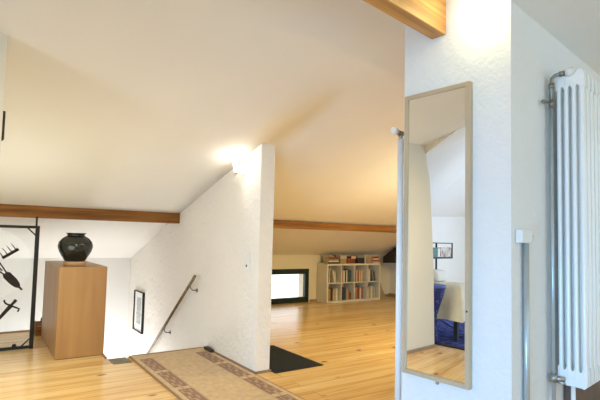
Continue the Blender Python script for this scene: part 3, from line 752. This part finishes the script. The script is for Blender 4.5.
w = MB(); w.tube((2.455, 0.846, 0.408), (2.472, 0.800, 0.408), 0.012, n=12); w.tube((2.455, 0.846, 0.39), (2.455, 0.846, 0.426), 0.018, n=12); w.tube((2.462, 0.83, 0.395), (2.494, 0.782, 0.379), 0.008, n=10)
part('lower_fitting', w, M_steel, rd)
# conduit with white box
cd = thing('conduit_pipe', 'grey vertical conduit pipe with a small white box on top, left of the radiator', 'pipe', (2.122, 0.845, 0), 'R')
w = MB(); w.tube((2.163, 0.856, 0), (2.163, 0.856, 1.058), 0.0125, n=18); w.tube((2.186, 0.863, 0), (2.186, 0.863, 1.058), 0.008, n=12); part('pipe', w, M_pipe, cd)
w = MB(); w.box((2.089, 0.842, 1.056), (2.200, 0.8735, 1.116), 0.005, 2); bxx = part('box', w, M_plastic, cd, label='white plastic box')
w = MB(); w.tube((2.1995, 0.853, 1.094), (2.222, 0.853, 1.094), 0.010, n=14); w.tube((2.1995, 0.853, 1.070), (2.222, 0.853, 1.070), 0.008, n=10); part('knob', w, M_plastic, bxx)
# dark board below the radiator
w = MB(); w.box((2.665, 0.835, 0), (3.30, 0.868, 0.35), 0.003, 1); w.box((2.665, 0.815, 0), (3.30, 0.835, 0.02), 0.003, 1)
single('wooden_board', 'dark brown wooden board against the wall below the radiator', 'board', w, simple('brown_board', (0.13, 0.075, 0.05), 0.5, var=0.2, scale=9), (2.9, 0.85, 0))
# riser pipe behind the pillar
rp = thing('riser_pipe', 'white vertical heating pipe with valve knob, along the left edge of the pillar', 'pipe', (2.092, 1.49, 0), 'R')
w = MB(); w.tube((2.090, 1.49, 0), (2.090, 1.49, 1.61), 0.017, n=18); w.tube((2.125, 1.46, 0), (2.125, 1.46, 1.60), 0.020, n=16); part('pipe', w, M_rad, rp)
w = MB(); w.tube((2.090, 1.49, 1.60), (2.090, 1.49, 1.652), 0.011, n=12); w.tube((2.052, 1.49, 1.645), (2.078, 1.49, 1.642), 0.015, n=12); w.tube((2.075, 1.49, 1.642), (2.128, 1.482, 1.642), 0.010, n=12); w.tube((2.080, 1.49, 1.642), (2.10, 1.487, 1.642), 0.0145, n=8); vlv = part('valve', w, M_brass, rp, label='dark metal valve')
w = MB(); w.tube((2.018, 1.49, 1.649), (2.053, 1.49, 1.645), 0.0155, 0.0175, 16); part('knob', w, M_plastic, vlv, label='white valve knob')

# dark frame edge on the side of the left partition
w = MB(); w.box((0.4022, 2.58, 1.49), (0.418, 2.78, 1.63), 0.002, 1); 
single('small_picture', 'dark picture frame edge on the white partition at the left image border', 'picture', w, M_black, (0.41, 2.68, 1.56))

# ------------------------------------------------------------------ BEDROOM seen in the mirror
w = MB(); w.mi = 0; w.box((-2.6, 2.10, 0.001), (-0.32, 4.0, 0.010)); w.mi = 1
for A, B in (((-0.32, 2.04), (-0.25, 4.06)), ((-2.67, 2.04), (-2.6, 4.06)), ((-2.6, 2.04), (-0.32, 2.10)), ((-2.6, 4.0), (-0.32, 4.06))): w.box((A[0], A[1], 0.001), (B[0], B[1], 0.010))
single('blue_rug', 'blue rug with dark edge under the bed, seen in the mirror', 'rug', w, [M_blue, M_bluedark], (-1.4, 3.0, 0.0))
bd = thing('daybed', 'daybed under a cream bedspread, seen in the mirror', 'bed', (-0.72, 3.2, 0.01), 'R')
bx0, bx1, by0, by1 = -0.90, -0.545, 2.50, 4.05
def spread():
    bm = bmesh.new(); n = 48
    import math as mth
    def outline(off, wav, seed):
        pts = []
        P = [(bx1, by0), (bx1, by1), (bx0, by1), (bx0, by0)]
        per = []
        for i in range(4):
            a, b = P[i], P[(i+1) % 4]; m = 26 if i in (0, 2) else 10
            nx, ny = (1, 0) if i == 0 else (0, 1) if i == 1 else (-1, 0) if i == 2 else (0, -1)
            for k in range(m): per.append((a[0]+(b[0]-a[0])*k/m, a[1]+(b[1]-a[1])*k/m, nx, ny, k == 0))
        out = []
        for i, (x, y, nx, ny, corner) in enumerate(per):
            if corner:
                j = per[i-1]; nx, ny = (nx+j[2])*0.9, (ny+j[3])*0.9
            wv = off+wav*mth.sin(i*1.15+seed)+wav*0.6*mth.sin(i*0.57+2*seed)
            out.append((x+nx*wv, y+ny*wv))
        return out
    def topz(y): return 0.60
    rings = []
    inset = outline(-0.05, 0, 0)
    spec = [(-0.05, 0, 0.0), (-0.015, 0.002, -0.008), (0.004, 0.004, -0.04), (0.016, 0.010, -0.16), (0.03, 0.016, -0.27), (0.045, 0.024, -0.40)]
    for off, wav, dz in spec:
        rings.append([bm.verts.new((p[0], p[1], (topz(p[1])+dz) if dz > -0.3 else 0.22+0.012*mth.sin(i*0.9))) for i, p in enumerate(outline(off, wav, 0.7))])
    m = len(rings[0])
    for a, b in zip(rings, rings[1:]):
        for k in range(m):
            f = bm.faces.new((a[k], b[k], b[(k+1) % m], a[(k+1) % m])); f.smooth = True
    f = bm.faces.new(rings[0]); bmesh.ops.triangulate(bm, faces=[f])
    mb = MB(); mb.bm.free(); mb.bm = bm; return mb
part('bedspread', spread(), M_spread, bd)
w = MB(); w.box((bx0+0.02, by0+0.02, 0.26), (bx1-0.02, by1-0.02, 0.57), 0.03, 2); part('mattress', w, M_pillow, bd)
for x in (bx0+0.05, bx1-0.035):
    for y in (by0+0.06, by1-0.08):
        w = MB(); w.box((x-0.022, y-0.022, 0.0105), (x+0.022, y+0.022, 0.265), 0.003, 1); part('leg', w, M_legd, bd)
w = MB(); w.box((-0.86, 2.80, 0.603), (-0.58, 3.16, 0.733), 0.055, 4)
single('pillow', 'white pillow lying on the cream bedspread, seen in the mirror', 'pillow', w, M_pillow, (-0.72, 3.0, 0.603))
dr = thing('goblet_drum', 'dark blue dotted goblet drum standing in front of the bed, seen in the mirror', 'drum', (-0.30, 2.685, 0.0105), 'R')
w = MB(); w.lathe([(0, 0), (0.062, 0), (0.066, 0.02), (0.055, 0.12), (0.045, 0.20), (0.055, 0.28), (0.085, 0.38), (0.118, 0.48), (0.135, 0.55), (0.135, 0.575), (0, 0.575)], (-0.30, 2.685, 0.0105), 32); part('body', w, M_drum, dr)
w = MB(); w.lathe([(0.125, 0.576), (0.142, 0.556), (0.147, 0.575), (0.142, 0.592), (0.12, 0.596), (0.0, 0.590), (0, 0.58)], (-0.30, 2.685, 0.0105), 32); part('rim', w, M_drumrim, dr)
# music stand with printed cards against the bedroom wall
ms = thing('music_stand', 'black metal music stand holding printed cards behind the bed, seen in the mirror', 'stand', (-1.13, 3.14, 0.0), 'R')
w = MB(); w.tube((-1.13, 3.14, 0.03), (-1.13, 3.14, 1.045), 0.012, n=10); part('pole', w, M_black, ms)
w = MB()
for k in range(3):
    t = 2*PI*k/3+0.4; w.tube((-1.13, 3.14, 0.12), (-1.13+0.22*math.cos(t), 3.14+0.22*math.sin(t), 0.018), 0.008, n=8)
part('tripod', w, M_black, ms)
w = MB()
for a, b in (((-1.47, 1.035), (-0.86, 1.047)), ((-1.47, 0.845), (-0.86, 0.868)), ((-1.47, 0.845), (-1.455, 1.047)), ((-0.875, 0.845), (-0.86, 1.047)), ((-1.47, 0.975), (-0.86, 0.985))):
    w.box((a[0], 3.105, a[1]), (b[0], 3.118, b[1]))
part('rack', w, M_black, ms)
w = MB(); w.box((-1.10, 3.098, 0.868), (-0.88, 3.1045, 0.985), 0.001, 1); 
single('printed_card', 'teal printed card on the black music stand, seen in the mirror', 'card', w, M_teal, (-1.0, 3.1, 0.868), 'R')
w = MB(); w.box((-1.42, 3.098, 0.868), (-1.16, 3.1045, 0.99), 0.001, 1)
single('printed_card', 'flower patterned card on the black music stand, seen in the mirror', 'card', w, M_flower, (-1.3, 3.1, 0.868), 'R')

# ------------------------------------------------------------------ LIGHT
def lamp(kind, name, loc, col, power, size=0.1, rot=None, size_y=None):
    d = bpy.data.lights.new(name, kind); d.energy = power; d.color = col
    if kind == 'POINT': d.shadow_soft_size = size
    if kind == 'AREA':
        d.shape = 'RECTANGLE'; d.size = size; d.size_y = size_y or size
    o = bpy.data.objects.new(name, d); COL.objects.link(o); o.location = loc
    if rot: o.rotation_euler = rot
    return o
WARM = (1.0, 0.80, 0.55)
def aim(o, target):
    o.rotation_euler = (Vector(target)-o.location).to_track_quat('-Z', 'Y').to_euler()
lamp('POINT', 'hall_lamp_light', L2R(1.70, 3.40, 1.685), (1.000, 0.937, 0.843), 2.41, 0.04)
lamp('POINT', 'pillar_lamp_light', (1.945, 0.985, 2.16), (0.990, 1.000, 0.511), 3.1, 0.04)
o = lamp('AREA', 'far_room_fill', L2R(4.3, 2.5, 1.75), (1.0, 0.86, 0.40), 55.0, 1.0); aim(o, L2R(4.0, 4.6, 0.0))  # added warm fill behind the pillar, brightens the far room floor
lamp('POINT', 'far_room_low_fill', L2R(3.7, 2.9, 0.8), (1.0, 0.92, 0.78), 13.5, 0.3)  # second added fill, low down, lifts the far room ceiling
lamp('POINT', 'stairwell_light', L2R(1.15, 5.9, -1.1), (0.899, 0.934, 1.000), 81.54, 0.3)
o = lamp('AREA', 'left_window_daylight', (-1.6, 0.0, 0.35), (0.176, 0.511, 1.000), 22.38, 0.9, size_y=0.7); aim(o, (2.05, 1.2, 0.1)); o.data.spread = math.radians(80)
o = lamp('AREA', 'hall_overhead_fill', (0.6, 1.0, 2.25), (1.000, 0.811, 0.524), 17.64, 0.6); aim(o, (1.15, 3.8, 0.0)); o.data.spread = math.radians(85)  # added fill from above for hall floor and walls, no real fixture
lamp('POINT', 'hall_fill', L2R(0.12, 3.7, 0.7), (0.886, 1.000, 0.945), 18.04, 0.4)
o = lamp('AREA', 'bedroom_daylight', (-3.0, 1.6, 0.9), (0.615, 0.754, 1.000), 57.9, 1.0); aim(o, (-1.5, 4.2, 1.1))
wd = bpy.data.worlds.new('daylight'); SC.world = wd; wd.use_nodes = True
nt = wd.node_tree; bg = nt.nodes['Background']
tc = N(nt, 'ShaderNodeTexCoord'); sx = N(nt, 'ShaderNodeSeparateXYZ'); nt.links.new(tc.outputs['Generated'], sx.inputs[0])
mr_ = N(nt, 'ShaderNodeMapRange'); mr_.inputs['From Min'].default_value = -0.1; mr_.inputs['From Max'].default_value = 0.5
nt.links.new(sx.outputs['Y'], mr_.inputs['Value'])
cr_ = ramp(nt, [(0.0, (0.72, 0.90, 1.0)), (1.0, (1.7, 1.75, 1.75))]); nt.links.new(mr_.outputs[0], cr_.inputs['Fac'])
nt.links.new(cr_.outputs['Color'], bg.inputs['Color']); bg.inputs['Strength'].default_value = 1.3

# ------------------------------------------------------------------ CAMERA
F, YAW, PITCH, ROLL, PY = 461.534301, 0.737888653, 0.0585465052, -0.0239140904, 211.959501
cy, sy = math.cos(YAW), math.sin(YAW)
f0 = Vector((sy, cy, 0)); r0 = Vector((cy, -sy, 0)); u0 = Vector((0, 0, 1))
fw = f0*math.cos(PITCH)+u0*math.sin(PITCH); u = u0*math.cos(PITCH)-f0*math.sin(PITCH)
rt = r0*math.cos(ROLL)-u*math.sin(ROLL); up = u*math.cos(ROLL)+r0*math.sin(ROLL)
cam = bpy.data.cameras.new('camera'); cam.sensor_fit = 'HORIZONTAL'; cam.sensor_width = 36.0
cam.lens = 36.0*F/600; cam.shift_y = (PY-200)/600; cam.clip_start = 0.05
co = bpy.data.objects.new('camera', cam); COL.objects.link(co)
m3 = Matrix((rt, up, -fw)).transposed(); co.matrix_world = Matrix.Translation((0, 0, 1.05)) @ m3.to_4x4()
SC.camera = co
SC.view_settings.view_transform = 'Standard'; SC.view_settings.look = 'None'; SC.view_settings.exposure = 0.0

for o in COL.objects:
    if '_b' in o: del o['_b']
